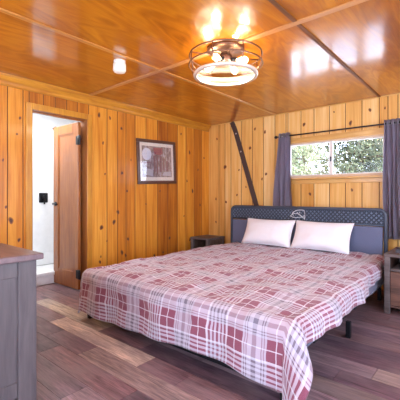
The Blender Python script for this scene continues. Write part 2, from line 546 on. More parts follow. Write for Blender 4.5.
sh = thing('shower', 'white walk-in shower with low base seen through the bathroom doorway', 'shower', (-4.58, 2.0, 0))
def local(o, bm_): bmesh.ops.translate(bm_, vec=-o.location, verts=bm_.verts); return bm_
bm = bm_new(); box(bm, -4.94, -4.22, 1.0, 2.9, 0.001, .11, .01, 2); box(bm, -4.27, -4.2, 1.0, 2.9, .11, .16, .012, 2); link('shower_base', local(sh, bm), M_GLOSSW, sh)
bm = bm_new(); box(bm, -4.945, -4.915, 1.0, 2.9, .115, 2.12, .008, 2)
for yy in (1.55, 2.1): box(bm, -4.918, -4.905, yy, yy + .42, .3, 1.95, .006, 2)
link('shower_wall_panel', local(sh, bm), M_GLOSSW, sh)
bm = bm_new(); tube(bm, [(-4.28, 2.575, .165), (-4.28, 2.575, 2.1)], .014); link('chrome_post', local(sh, bm), plain('chrome', (.75, .76, .78), .15, 1.0), sh)
def shp(name, bm, mat, x, y, z, parent=sh, **k):
    off = Vector((x, y, z)) - sh.location
    bmesh.ops.translate(bm, vec=off, verts=bm.verts); return link(name, bm, mat, parent, **k)
bm = bm_new(); box(bm, -.001, .014, -.062, .062, -.075, .065, .012, 2); va = shp('valve_plate', bm, M_BLACK, -4.905, 2.26, 1.09)
bm = bm_new(); lathe(bm, [(.026, .014), (.026, .05), (.018, .056), (0, .056)], (0, 0, 0), 20, axis='x'); box(bm, .03, .048, -.01, .01, -.10, 0, .004); shp('lever', bm, M_BLACK, -4.905, 2.26, 1.09, va, smooth=True, angle=40)
bm = bm_new(); lathe(bm, [(.012, .03), (.02, .01), (.055, -.02), (.058, -.035), (0, -.035)], (.165, 0, -.01), 24); hd = shp('spray_head', bm, plain('dark_chrome', (.2, .2, .21), .25, .9), -4.905, 2.41, 2.07)
bm = bm_new(); tube(bm, [(-.01, 0, .03), (.06, 0, .045), (.13, 0, .03), (.16, 0, 0)], .011); shp('arm', bm, M_BLACK, -4.905, 2.41, 2.07, hd)

# door casing and jamb
bm = bm_new()
c = .068
for y0, y1, z0, z1 in ((DY0 - c, DY0 - .004, 0, DZ + c), (DY1 + .004, DY1 + c, 0, DZ + c), (DY0 - .004, DY1 + .004, DZ + .004, DZ + c)):
    box(bm, WALL_X + .001, WALL_X + .019, y0, y1, z0 + .001, z1, .005, 2)
struct('trim_6', bm, M_TRIMZ)
bm = bm_new()
j0, j1 = WALL_X - .132, WALL_X + .012
box(bm, j0, j1, DY0 - .028, DY0, .001, DZ + .028); box(bm, j0, j1, DY1, DY1 + .028, .001, DZ + .028); box(bm, j0, j1, DY0, DY1, DZ, DZ + .028)
box(bm, WALL_X - .085, WALL_X - .05, DY0, DY0 + .012, .001, DZ); box(bm, WALL_X - .085, WALL_X - .05, DY0 + .012, DY1, DZ - .012, DZ)
struct('trim_7', bm, M_DOOR)

# the door leaf: built closed along +x from the hinge, then swung into the bathroom
LW, LH, LT = .57, 1.965, .036
dr = bpy.data.objects.new('door_1', None); COL.objects.link(dr); dr['kind'] = 'structure'
dr.location = (WALL_X - .062, DY1 - .052, .012)
dr.rotation_euler = (0, 0, math.radians(181.5))          # local +x points from the hinge into the bathroom
bm = bm_new()
st = .115
for x0, x1, z0, z1 in ((0, st, 0, LH), (LW - st, LW, 0, LH), (st, LW - st, 0, .2), (st, LW - st, LH - st, LH)):
    box(bm, x0, x1, -LT / 2, LT / 2, z0, z1, .004)
for s in (-1, 1):                                         # moulding around the recessed panel
    yy = s * (LT / 2 - .007)
    for x0, x1, z0, z1 in ((st, st + .016, .2, LH - st), (LW - st - .016, LW - st, .2, LH - st), (st + .016, LW - st - .016, .2, .216), (st + .016, LW - st - .016, LH - st - .016, LH - st)):
        box(bm, x0, x1, min(0, yy), max(0, yy), z0, z1)
link('door_frame', bm, M_DOOR, dr)
bm = bm_new(); box(bm, st - .005, LW - st + .005, -.007, .007, .195, LH - st + .005); link('door_panel', bm, M_DOOR, dr)
for s in (-1, 1):
    bm = bm_new()
    y0 = s * LT / 2
    lathe(bm, [(.028, 0), (.028, s * .008), (.012, s * .012), (.012, s * .045), (0, s * .045)], (LW - .06, y0, 1.0), 20, axis='y')
    tube(bm, [(LW - .06, y0 + s * .042, 1.0), (LW - .09, y0 + s * .05, 1.0), (LW - .175, y0 + s * .046, .996)], .0095)
    link('door_handle', bm, M_BLACK, dr)
for z in (.18, 1.75):
    bm = bm_new(); tube(bm, [(-.012, .018, z - .05), (-.012, .018, z + .05)], .012); box(bm, -.04, .006, .008, .024, z - .055, z + .055, .003)
    box(bm, -.004, .045, .0175, .0205, z - .05, z + .05)
    link('hinge', bm, M_BLACK, dr)

# ------------------------------------------------------------------ window
win = bpy.data.objects.new('window_1', None); COL.objects.link(win); win['kind'] = 'structure'
bm = bm_new()
fy0, fy1 = WALL_Y - .022, WALL_Y - .001
box(bm, WX0 - .075, WX1 + .075, fy0, fy1, WZ1 - .012, WZ1 + .062, .004, 2)        # head casing
box(bm, WX0 - .075, WX0 + .012, fy0, fy1, WZ0 - .005, WZ1 - .013, .004, 2); box(bm, WX1 - .012, WX1 + .075, fy0, fy1, WZ0 - .005, WZ1 - .013, .004, 2)
box(bm, WX0 - .075, WX1 + .075, fy0 + .004, fy1, WZ0 - .085, WZ0 - .030, .004, 2)   # apron
box(bm, WX0 - .09, WX1 + .09, WALL_Y - .05, WALL_Y + .06, WZ0 - .029, WZ0 - .006, .005, 2)  # sill
link('casing', bm, M_TRIMX, win)
M_SASH = wood('pale_sash_wood', (.72, .52, .34), (.58, .36, .20), axis=0, rough=.4)
M_VINYL = plain('white_sash', (.74, .70, .66), .35)
bm = bm_new()
for x0, x1, z0, z1 in ((WX0, WX1, WZ0 - .004, WZ0 + .024), (WX0, WX1, WZ1 - .024, WZ1), (WX0, WX0 + .024, WZ0 + .024, WZ1 - .024), (WX1 - .024, WX1, WZ0 + .024, WZ1 - .024)):
    box(bm, x0, x1, WALL_Y - .0, WALL_Y + .09, z0, z1, .002)
link('window_frame', bm, M_SASH, win)
MX = -1.585
m = N('window_glass')
gl = m.n.new('ShaderNodeBsdfGlossy'); gl.inputs['Roughness'].default_value = .02
tr = m.n.new('ShaderNodeBsdfTransparent'); mx = m.n.new('ShaderNodeMixShader'); frn = m.n.new('ShaderNodeLayerWeight'); frn.inputs[0].default_value = .12
m.l.new(frn.outputs['Facing'], mx.inputs[0]); m.l.new(tr.outputs[0], mx.inputs[1]); m.l.new(gl.outputs[0], mx.inputs[2]); m.l.new(mx.outputs[0], m.out.inputs[0])
M_GLASS = m.m
for (x0, x1, yy) in ((WX0 + .025, MX + .03, WALL_Y + .028), (MX - .03, WX1 - .025, WALL_Y + .062)):
    bm = bm_new(); t = .028; z0, z1 = WZ0 + .025, WZ1 - .025
    for a, b, c_, d in ((x0, x1, z0, z0 + t * .6), (x0, x1, z1 - t * .6, z1), (x0, x0 + t * (1.5 if x0 < -1.8 else 1), z0 + t * .6, z1 - t * .6), (x1 - t * 1.4, x1, z0 + t * .6, z1 - t * .6)):
        box(bm, a, b, yy - .014, yy + .014, c_, d, .003)
    s = link('sash', bm, M_VINYL, win)
    bm = bm_new(); box(bm, x0 + .02, x1 - .02, yy - .002, yy + .002, z0 + .012, z1 - .012); link('pane', bm, M_GLASS, s)
bm = bm_new(); box(bm, MX + .0, MX + .018, WALL_Y + .0, WALL_Y + .014, 1.56, 1.62, .003); link('latch', bm, M_BLACK, win)

# ------------------------------------------------------------------ curtains
def curtain(name, label, x0t, x1t, x0b, x1b, z0, folds, ph):
    t = thing(name, label, 'curtain', ((x0t + x1t) / 2, WALL_Y - .09, 1.94), group='window curtains')
    bm = bm_new(); n, h = 72, 26; g = []
    for j in range(h + 1):
        q = j / h; z = 1.985 + (z0 - 1.985) * q
        e = q ** .8
        rowv = []
        for i in range(n + 1):
            s = i / n
            x = (x0t + (x1t - x0t) * s) * (1 - e) + (x0b + (x1b - x0b) * s) * e
            amp = .020 + .012 * q
            yy = -amp * math.sin(s * folds * 2 * PI + ph + .5 * math.sin(q * 3 + ph)) + .006 * math.sin(q * 9 + s * 7)
            x += .006 * math.sin(q * 6 + s * 9 + ph)
            rowv.append(bm.verts.new((x - t.location.x, yy, z - 1.94)))
        g.append(rowv)
    for j in range(h):
        for i in range(n):
            bm.faces.new((g[j][i], g[j][i + 1], g[j + 1][i + 1], g[j + 1][i]))
    bmesh.ops.solidify(bm, geom=bm.faces[:], thickness=.003)
    link('cloth', bm, M_CURT, t, smooth=True)
    for k in range(folds * 2):
        s = (k + .5) / (folds * 2)
        bm = bm_new(); xx = x0t + (x1t - x0t) * s - t.location.x
        pts = [(xx, .021 * math.cos(a), .021 * math.sin(a)) for a in [2 * PI * i / 16 for i in range(16)]]
        tube(bm, pts, .0035, 6, closed=True)
        link('grommet', bm, plain('grommet_steel', (.4, .4, .42), .3, 1.0) if 'grommet_steel' not in bpy.data.materials else bpy.data.materials['grommet_steel'], t)
    return t


curtain('curtain', 'grey violet curtain gathered at the left end of the window rod', -2.26, -2.09, -2.37, -2.06, .62, 3, .4)
curtain('curtain', 'grey violet curtain hanging above the nightstand right of the bed', -.935, -.75, -.935, -.72, .62, 4, 1.3)
t = thing('curtain_rod', 'thin black metal curtain rod above the window', 'curtain rod', (-1.5, WALL_Y - .09, 1.94))
bm = bm_new(); tube(bm, [(-.80, 0, 0), (.77, 0, 0)], .009); link('rod', bm, M_BLACK, t)
for s in (-.81, .78):
    bm = bm_new(); lathe(bm, [(0, -.025), (.016, -.018), (.022, 0), (.016, .018), (0, .025)], (s, 0, 0), 16, axis='x'); link('finial', bm, M_BLACK, t)
for s in (-.73, .70):
    bm = bm_new(); box(bm, s - .006, s + .006, 0, .088, -.012, -.002); box(bm, s - .012, s + .012, .080, .088, -.03, .03); link('bracket', bm, M_BLACK, t)

# ------------------------------------------------------------------ trees outside
M_GROUND = plain('snowy_ground', (.80, .80, .82), .9)
bm = bm_new(); box(bm, -22, 14, WALL_Y + .2, 32, -.7, -.6); struct('ground', bm, M_GROUND)
def leafmat(n, c1, c2):
    m = N(n); q = m.noise(m.pos(), 3, 4)
    return m.p(color=m.ramp(q, [(.3, c1), (.7, c2)]), rough=.6)
M_LEAF = [leafmat('needle_green', (.018, .028, .012), (.085, .10, .045)), leafmat('pale_leaf', (.11, .13, .06), (.27, .30, .17))]
M_BARK = wood('bark', (.13, .09, .06), (.05, .035, .025), axis=2, rough=.9)
def tree(label, x, y, h, r, nleaf, mi, size, zlo):
    t = thing('tree', label, 'tree', (x, y, -.6), group='trees outside the window')
    rg = random.Random(int(x * 100) + 7)
    bm = bm_new(); tube(bm, [(0, 0, 0), (.05, .03, h * .4), (0, -.04, h * .97)], .1, 10, radii=[.085, .06, .015])
    tips = []
    for k in range(46):
        z = zlo + (h - zlo) * (k / 46) ** .9; a = k * 2.4 + rg.random(); L = r * (1.05 - .75 * (z - zlo) / (h - zlo)) * rg.uniform(.7, 1.1)
        p0 = Vector((.03, 0, z)); p1 = p0 + Vector((math.cos(a) * L, math.sin(a) * L, -L * rg.uniform(-.1, .25)))
        tube(bm, [p0, (p0 + p1) / 2 + Vector((0, 0, .06)), p1], .02, 5, radii=[.025, .016, .005]); tips.append((p0, p1))
    link('trunk', bm, M_BARK, t)
    bm = bm_new()
    for k in range(nleaf):
        p0, p1 = rg.choice(tips); q = rg.random() ** .7
        p = p0.lerp(p1, q) + Vector([rg.gauss(0, .13) for _ in range(3)])
        d = Vector([rg.gauss(0, 1) for _ in range(3)]).normalized(); e = d.orthogonal().normalized()
        s = size * rg.uniform(.6, 1.3)
        vs = [bm.verts.new(p + v) for v in (-d * s, e * s * .32, d * s, -e * s * .32)]
        bm.faces.new(vs)
    f = link('foliage', bm, M_LEAF[mi], t)
    return t
tree('pale green leafy tree seen through the left window pane', -4.15, 9.4, 4.8, 1.25, 8000, 1, .05, 1.7)
tree('thin pale tree far behind the leafy tree at the window left', -6.3, 13.2, 5.2, 1.6, 6500, 1, .075, 1.7)
tree('dense dark evergreen nearest the right window pane', -2.12, 7.7, 4.8, 1.25, 12500, 0, .055, 1.7)
tree('dark evergreen behind the nearest evergreen in the right pane', -2.3, 11.3, 5.4, 1.3, 9000, 0, .065, 1.7)
tree('far dark evergreen filling the gap behind the other trees', -3.2, 14.8, 6.4, 1.4, 5200, 0, .08, 1.7)

# ------------------------------------------------------------------ steel strap on the back wall
bm = bm_new()
pts = [(-3.125, 2.285), (-3.10, 2.235), (-3.055, 2.13), (-2.86, 1.53), (-2.655, .9), (-2.36, 0.002)]
vsA = []
for i, (x, z) in enumerate(pts):
    a = pts[max(i - 1, 0)]; b = pts[min(i + 1, len(pts) - 1)]
    d = Vector((b[0] - a[0], 0, b[1] - a[1])).normalized(); n = Vector((-d.z, 0, d.x)); w = .038
    y1 = WALL_Y - .003; y0 = y1 - .016
    if i == len(pts) - 1: n = Vector((1, 0, 0))
    vsA.append([bm.verts.new((x + n.x * w * s, yy, (z + n.z * w * s) if i < len(pts) - 1 else z)) for s, yy in ((-1, y0), (1, y0), (1, y1), (-1, y1))])
for a, b in zip(vsA, vsA[1:]):
    for k in range(4): bm.faces.new((a[k], a[(k + 1) % 4], b[(k + 1) % 4], b[k]))
bm.faces.new(vsA[0][::-1]); bm.faces.new(vsA[-1])
sb = thing('wall_brace', 'dark brown slanting strap fixed to the pine wall behind the bed', 'brace')
link('strap', bm, plain('dark_brown_strap', (.075, .045, .04), .5, .2), sb)
bm = bm_new()
for x, z in ((-3.04, 2.09), (-2.95, 1.80)):
    bm = bm_new(); lathe(bm, [(.013, 0), (.011, -.005), (0, -.007)], (x, WALL_Y - .019, z), 12, axis='y')
    link('bolt', bm, bpy.data.materials.get('bolt_steel') or plain('bolt_steel', (.5, .48, .46), .3, 1.0), sb)

# ------------------------------------------------------------------ picture
y0, y1 = 2.915, 3.62
pc = thing('framed_picture', 'dark framed print with pale mat on the left pine wall', 'picture', (WALL_X + .002, (y0 + y1) / 2, 1.59))
pc.rotation_euler = (math.radians(2.3), 0, 0)
hw, hh, ft = .365, .308, .045
bm = bm_new()
for a, b, c_, d in ((-hw, hw, -hh, -hh + ft), (-hw, hw, hh - ft, hh), (-hw, -hw + ft, -hh + ft, hh - ft), (hw - ft, hw, -hh + ft, hh - ft)):
    box(bm, 0, .028, a, b, c_, d, .006, 2)
link('frame', bm, wood('dark_picture_frame', (.12, .045, .03), (.06, .02, .015), axis=1, rough=.35, coat=.3), pc)
bm = bm_new(); box(bm, .002, .010, -hw + ft, hw - ft, -hh + ft, hh - ft); link('mat_board', bm, plain('cream_mat', (.72, .66, .60), .7), pc)
m = N('old_street_print')
P = m.sep(m.pos())
nz = m.noise(m.comb(0.0, m.math('MULTIPLY', P[1], 26), m.math('MULTIPLY', P[2], 15)), 1, 5, .7)
c = m.ramp(nz, [(.3, (.04, .035, .045)), (.45, (.16, .11, .11)), (.56, (.32, .28, .30)), (.72, (.60, .58, .62))])
big = m.noise(m.comb(0.0, m.math('MULTIPLY', P[1], 7), m.math('MULTIPLY', P[2], 7)), 1, 2)
c = m.mix(m.math('MULTIPLY', big, .35), c, (.45, .34, .33))
prm = m.p(color=c, rough=.5)
bm = bm_new(); box(bm, .0095, .0115, -hw + ft + .045, hw - ft - .04, -hh + ft + .05, hh - ft - .045)
pr = link('print', bm, prm, pc)
bm = bm_new()                                     # pale disc painting in the glass reflection; printed motifs: red gable, house fronts, snowy lane
def patch(bm, pts, w, mi):
    f = bm.faces.new([bm.verts.new((w, a, b)) for a, b in pts]); f.material_index = mi
patch(bm, [(-.19 + .085 * math.cos(a), .105 + .085 * math.sin(a)) for a in [2 * PI * i / 20 for i in range(20)]], .0122, 0)
patch(bm, [(-.07, .20), (.10, .20), (.11, .12), (.06, .10), (-.05, .11)], .0122, 1)
for a, w_, b0, b1 in ((-.07, .035, -.14, .09), (-.015, .03, -.15, .08), (.045, .04, -.14, .09), (.11, .03, -.12, .06), (.17, .04, -.13, .02)):
    patch(bm, [(a, b0), (a + w_, b0), (a + w_, b1), (a, b1)], .0125, 2)
patch(bm, [(-.26, -.17), (-.09, -.20), (-.08, -.11), (-.26, -.08)], .0122, 3)
patch(bm, [(-.26, -.03), (-.10, -.01), (-.10, .0), (-.26, -.01)], .0122, 2)
patch(bm, [(.09, -.19), (.27, -.20), (.26, -.13), (.12, -.14)], .0122, 3)
link('printed_scene', bm, [plain('print_reflection', (.60, .62, .72), .4), plain('print_red', (.30, .09, .11), .5), plain('print_house', (.22, .11, .13), .5), plain('print_snow', (.44, .42, .47), .5)], pc)
bm = bm_new(); box(bm, .0155, .0175, -hw + ft - .004, hw - ft + .004, -hh + ft - .004, hh - ft + .004); link('glass', bm, M_GLASS, pc)

# ------------------------------------------------------------------ ceiling lamp
LX, LY = -1.61, 2.2
lp = thing('ceiling_light', 'round bronze cage ceiling lamp with glowing bulbs above the bed', 'ceiling lamp', (LX, LY, CEIL - .0105))
M_BRONZE = plain('brushed_bronze', (.22, .12, .08), .35, .9)
M_RIM = plain('pale_rim_reflection', (.85, .78, .68), .25, .35)  # pale rim metal, lightened further to paint in the reflecting glass
bm = bm_new(); lathe(bm, [(.15, 0), (.15, -.012), (.13, -.022), (.05, -.03), (.045, -.05), (0, -.05)], seg=40); link('canopy', bm, M_BRONZE, lp)
bm = bm_new(); lathe(bm, [(0, -.045), (.05, -.047), (.055, -.06), (.055, -.11), (.04, -.12), (0, -.12)], seg=32); link('hub', bm, M_BRONZE, lp)
RT_, RM, RB = .288, .292, .245
for rr, zz, th in ((RT_, -.05, .007), (RM, -.125, .006)):
    bm = bm_new(); tube(bm, circle((0, 0, zz), rr, 64), th, 8, closed=True); link('cage_ring', bm, M_BRONZE, lp)
bm = bm_new(); lathe(bm, [(RB - .016, -.212), (RB + .008, -.215), (RB + .014, -.205), (RB + .010, -.192), (RB - .014, -.192), (RB - .016, -.212)], seg=64)
link('bottom_rim', bm, M_RIM, lp)
for k in range(8):
    a = 2 * PI * k / 8 + .3; ca, sa = math.cos(a), math.sin(a)
    bm = bm_new(); tube(bm, [(RT_ * ca, RT_ * sa, -.05), (RM * ca, RM * sa, -.125), ((RM - .012) * ca, (RM - .012) * sa, -.165), ((RB + .006) * ca, (RB + .006) * sa, -.2)], .0048, 6)
    link('cage_bar', bm, M_BRONZE, lp)
for k in range(4):
    a = PI / 4 + k * PI / 2 + .2; ca, sa = math.cos(a), math.sin(a)
    bm = bm_new(); tube(bm, [(.05 * ca, .05 * sa, -.055), (RT_ * ca, RT_ * sa, -.05)], .005, 6); link('cage_arm', bm, M_BRONZE, lp)
m = N('warm_filament_bulb'); M_BULB = m.p(color=(1, .85, .6), emit=(1.0, .70, .36), estr=12.0)
m = N('clear_lamp_glass')
gl = m.n.new('ShaderNodeBsdfGlossy'); gl.inputs['Roughness'].default_value = .04
tr = m.n.new('ShaderNodeBsdfTransparent'); tr.inputs[0].default_value = (.97, .96, .94, 1); mx = m.n.new('ShaderNodeMixShader'); frn = m.n.new('ShaderNodeLayerWeight'); frn.inputs[0].default_value = .1
m.l.new(frn.outputs['Facing'], mx.inputs[0]); m.l.new(tr.outputs[0], mx.inputs[1]); m.l.new(gl.outputs[0], mx.inputs[2]); m.l.new(mx.outputs[0], m.out.inputs[0])
bm = bm_new(); lathe(bm, [(0, -.206), (RB - .018, -.206), (RB - .018, -.202), (0, -.202)], seg=48); link('glass_disc', bm, m.m, lp)
for k in range(4):
    a = k * PI / 2 + .15; ca, sa = math.cos(a), math.sin(a)
    def q(d, z): return (d * ca, d * sa, z)
    bm = bm_new(); tube(bm, [q(.05, -.09), q(.10, -.105)], .018, 14); sk = link('bulb_socket', bm, M_BLACK, lp)
    bm = bm_new(); n = 9
    prof = [(.10, .011), (.115, .013), (.135, .022), (.155, .027), (.172, .026), (.186, .018), (.192, .004)]
    tube(bm, [q(d, -.105 - (d - .1) * .18) for d, r in prof], .02, 14, radii=[r for d, r in prof]); link('bulb', bm, M_BULB, sk)

# small white light
sl = thing('flush_ceiling_light', 'small white drum light on the ceiling left of the big lamp', 'ceiling light', (-2.46, 1.80, CEIL))
bm = bm_new(); lathe(bm, [(.05, 0), (.05, -.02), (.046, -.024), (0, -.024)], seg=32); link('base', bm, plain('white_plastic', (.8, .78, .74), .4), sl)
m = N('frosted_white_glass'); mw = m.p(color=(.74, .70, .62), rough=.3, emit=(1, .93, .82), estr=.12)
bm = bm_new(); lathe(bm, [(.046, -.024), (.054, -.03), (.056, -.085), (.048, -.10), (.02, -.106), (0, -.107)], seg=32); link('glass_shade', bm, mw, sl)

# ------------------------------------------------------------------ bed
HBX0, HBX1, HBY = -2.92, -.872, 4.15
bf = thing('bed_frame', 'black metal king bed frame with slate headboard under the window', 'bed', ((HBX0 + HBX1) / 2, 2.9, 0))
BC = bf.location.copy()
def bl(name, bm, mat, parent=bf, **k):
    bmesh.ops.translate(bm, vec=-BC, verts=bm.verts)
    return link(name, bm, mat, parent, **k)
bm = bm_new()                                     # tubular headboard outline with rounded corners
r = .07; HZ = .955
pts = [(HBX0, HBY, 0.001), (HBX0, HBY, HZ - r)]
pts += [(HBX0 + r - r * math.cos(a), HBY, HZ - r + r * math.sin(a)) for a in [i * PI / 16 for i in range(1, 9)]]
pts += [(HBX1 - r + r * math.sin(a), HBY, HZ - r + r * math.cos(a)) for a in [i * PI / 16 for i in range(0, 9)]]
pts += [(HBX1, HBY, 0.001)]
tube(bm, pts, .021, 12)
tube(bm, [(HBX0, HBY, .785), (HBX1, HBY, .785)], .014, 10)
tube(bm, [(HBX0, HBY, .30), (HBX1, HBY, .30)], .014, 10)
bl('headboard_frame', bm, M_FRAME)
bm = bm_new()                                     # pierced metal band: diamond lattice
zb0, zb1 = .799, .935; xx = HBX0 + .022; p = .036
import itertools
step = .05; hgt = zb1 - zb0
for sgn in (1, -1):
    x = HBX0 - hgt
    while x < HBX1:
        a, b = (x, x + hgt) if sgn > 0 else (x + hgt, x)
        # clip to the band's width
        lo, hi = HBX0 + .02, HBX1 - .02
        z0, z1 = zb0, zb1
        def clip(a, z0, b, z1):
            if a > b: b, z1, a, z0 = a, z0, b, z1
            if b <= lo or a >= hi: return None
            if a < lo: z0 += (z1 - z0) * (lo - a) / (b - a); a = lo
            if b > hi: z1 = z0 + (z1 - z0) * (hi - a) / (b - a); b = hi
            return a, z0, b, z1
        cl = clip(a, z0, b, z1)
        if cl:
            a, z0, b, z1 = cl
            tube(bm, [(a, HBY - .008 + .002 * sgn, z0), (b, HBY - .008 + .002 * sgn, z1)], .0075, 4, smooth=False)
        x += step
bl('pierced_band', bm, M_FRAME)
bm = bm_new(); box(bm, HBX0 + .015, HBX1 - .015, HBY + .004, HBY + .010, zb0 - .01, zb1 + .01); bl('band_backing', bm, plain('steel_blue_sheet', (.21, .26, .35), .4, .1))
w3 = (HBX1 - HBX0 - .05) / 4
for k in range(4):
    x0 = HBX0 + .025 + k * w3
    bm = bm_new(); box(bm, x0 + .003, x0 + w3 - .003, HBY - .028, HBY + .018, .32, .768, .012, 3); bl('padded_panel', bm, M_PANEL, smooth=True, angle=50)
# white emblem in the middle of the band: a leaping fish under a bent rod
bm = bm_new(); ex, ez, ey = -1.885, .862, HBY - .024
arc = [(ex - .07 + .15 * (1 - math.cos(a)) * .8, ey, ez + .065 * math.sin(a) + .005) for a in [i * PI * .62 / 10 for i in range(11)]]
tube(bm, arc, .0045, 6)
tube(bm, [arc[-1], (arc[-1][0] + .012, ey, ez - .01), (arc[-1][0] + .004, ey, ez - .055)], .003, 6)
up = [(ex - .095, ey, ez - .01), (ex - .05, ey, ez + .02), (ex, ey, ez + .024), (ex + .045, ey, ez + .004), (ex + .07, ey, ez - .02)]
dn = [(ex - .095, ey, ez - .01), (ex - .06, ey, ez - .026), (ex - .01, ey, ez - .03), (ex + .04, ey, ez - .022), (ex + .07, ey, ez - .02)]
tube(bm, up, .0045, 6); tube(bm, dn, .0045, 6)
tube(bm, [(ex + .07, ey, ez - .02), (ex + .10, ey, ez + .005), (ex + .092, ey, ez - .022), (ex + .105, ey, ez - .045), (ex + .07, ey, ez - .02)], .004, 6)
for k in (-.01, .02): tube(bm, [(ex + k, ey, ez + .024), (ex + k + .018, ey, ez + .04)], .0035, 6)
tube(bm, [(ex - .06, ey, ez + .004), (ex - .05, ey, ez + .004)], .004, 6)
for s in (-.05, .04): tube(bm, [(ex + s, ey, ez - .005), (ex + s, HBY - .01, ez - .005)], .003, 6)
tag(bl('emblem', bm, plain('white_emblem', (.80, .82, .85), .4)), 'white line emblem of a fish under a bent rod')
BX0, BX1, BY0 = -2.80, -.845, 1.70
bm = bm_new(); box(bm, BX0 + .02, BX1 - .02, BY0 - .012, BY0 + .012, .056, .115, .004); bl('foot_rail', bm, M_BLACK)
for x in (BX0 + .3, BX1 - .3):
    bm = bm_new(); box(bm, x - .012, x + .012, BY0 + .013, HBY - .02, .13, .165, .004); bl('side_rail', bm, M_BLACK)
for k in range(8):
    yy = BY0 + .2 + k * .29
    bm = bm_new(); box(bm, BX0 + .024, BX1 - .024, yy - .03, yy + .03, .15, .165, .004); bl('slat', bm, M_BLACK)
for x, yy, hgt in ((BX0 + .035, BY0 - .0, .115), (BX1 - .008, BY0 - .0, .115), (-.845, 2.78, .13), (BX0 + .01, 2.78, .13), (-1.82, 2.78, .15), (-.90, 4.0, .13), (-1.82, BY0 + .2, .15)):
    bm = bm_new(); box(bm, x - .018, x + .018, yy - .018, yy + .018, .001, hgt, .004); bl('leg', bm, M_BLACK)

mt = thing('mattress', 'grey mattress lying on the bed frame under the plaid comforter', 'mattress', ((BX0 + BX1) / 2, 2.9, .17))
bm = bm_new(); box(bm, BX0 + .0, BX1, BY0 - .01, HBY - .045, .167, .425, .05, 4); bmesh.ops.translate(bm, vec=-mt.location, verts=bm.verts); link('body', bm, M_MATT, mt, smooth=True, angle=60)
bm = bm_new()
for zz in (.205, .385):
    r = .05; x0, x1, ya, yb = BX0 - .002, BX1 + .002, BY0 - .012, HBY - .043
    pts = []
    for cx, cy, a0 in ((x1 - r, yb - r, 0), (x0 + r, yb - r, 90), (x0 + r, ya + r, 180), (x1 - r, ya + r, 270)):
        pts += [(cx + r * math.cos(math.radians(a0 + a)), cy + r * math.sin(math.radians(a0 + a)), zz) for a in (0, 22, 45, 67, 90)]
    tube(bm, pts, .006, 6, closed=True)
bmesh.ops.translate(bm, vec=-mt.location, verts=bm.verts); link('piping', bm, M_MATT, mt)

# ---- comforter: a cloth laid over the mattress, its overhang bent down on three sides, the corners falling in cones
TOPZ = .452
X0, XR, Y0, Y1 = BX0 + .02, BX1 + .03, BY0 + .02, HBY - .06      # where the cloth starts to bend
OL, OR, OF = .34, .20, .405
R = .085


def profile(d, flare):
    """distance along cloth past the edge -> (outward, down)"""
    L = R * PI / 2
    if d <= 0: return 0, 0
    if d < L: return R * math.sin(d / R), R * (1 - math.cos(d / R))
    return R + (d - L) * flare, R + (d - L) * math.sqrt(1 - flare * flare)


def cloth(u, v):
    """u: metres across (x), v: metres along (y), both as on the flat cloth"""
    t = min(1, max(0, (v - 2.5) / 1.1)); X1 = XR - .10 * t * t * (3 - 2 * t)
    a = u - X1 if u > X1 else (X0 - u if u < X0 else 0); sx = 1 if u > X1 else -1
    b = Y0 - v if v < Y0 else 0
    if b > 0 and sx > 0: b *= 1 + .24 * min(1, max(0, (u - XR + .32) / .32)) ** .9
    cx = min(max(u, X0), X1); cy = max(v, Y0)
    puff = .017 * noise.noise(Vector((u * 3.1, v * 3.1, 0))) + .013 * noise.noise(Vector((u * 7, v * 8, 3))) + .007 * noise.noise(Vector((u * 19, v * 19, 9)))
    crown = .012 * math.sin(PI * (cx - X0) / (X1 - X0))
    if a == 0 and b == 0:
        e = min(u - X0, X1 - u, v - Y0, .25) / .25
        return Vector((u, v, TOPZ + puff * 1.25 + crown * e))
    if a > 0 and b > 0:
        d = (a ** 2.6 + b ** 2.6) ** (1 / 2.6); phi = math.atan2(a, b)
        k = math.sin(2 * phi) ** 2
        wav = .022 * math.sin(phi * 6 + .8) * min(1, d / .3)
        if sx < 0: wav *= .4
        o, dn = profile(d * (1 + (.34 if sx > 0 else -.04) * k), .05 + (.46 if sx > 0 else .06) * k); o += wav + (.055 * k * min(1, d / .25) if sx > 0 else 0)
        dirv = Vector((sx * math.sin(phi), -math.cos(phi), 0))
    elif a > 0:
        o, dn = profile(a, .05); k = min(1, a / .25)
        o += k * (.02 * math.sin(v * 9 + 1) + .012 * math.sin(v * 21))
        dirv = Vector((sx, 0, 0))
    else:
        o, dn = profile(b, .05); k = min(1, b / .3)
        o += k * (.014 * math.sin(u * 7 + 1.2) + .009 * math.sin(u * 17 + .4))
        dirv = Vector((0, -1, 0))
    return Vector((cx, cy, TOPZ - dn)) + dirv * (o + puff) + Vector((0, 0, puff * .6))


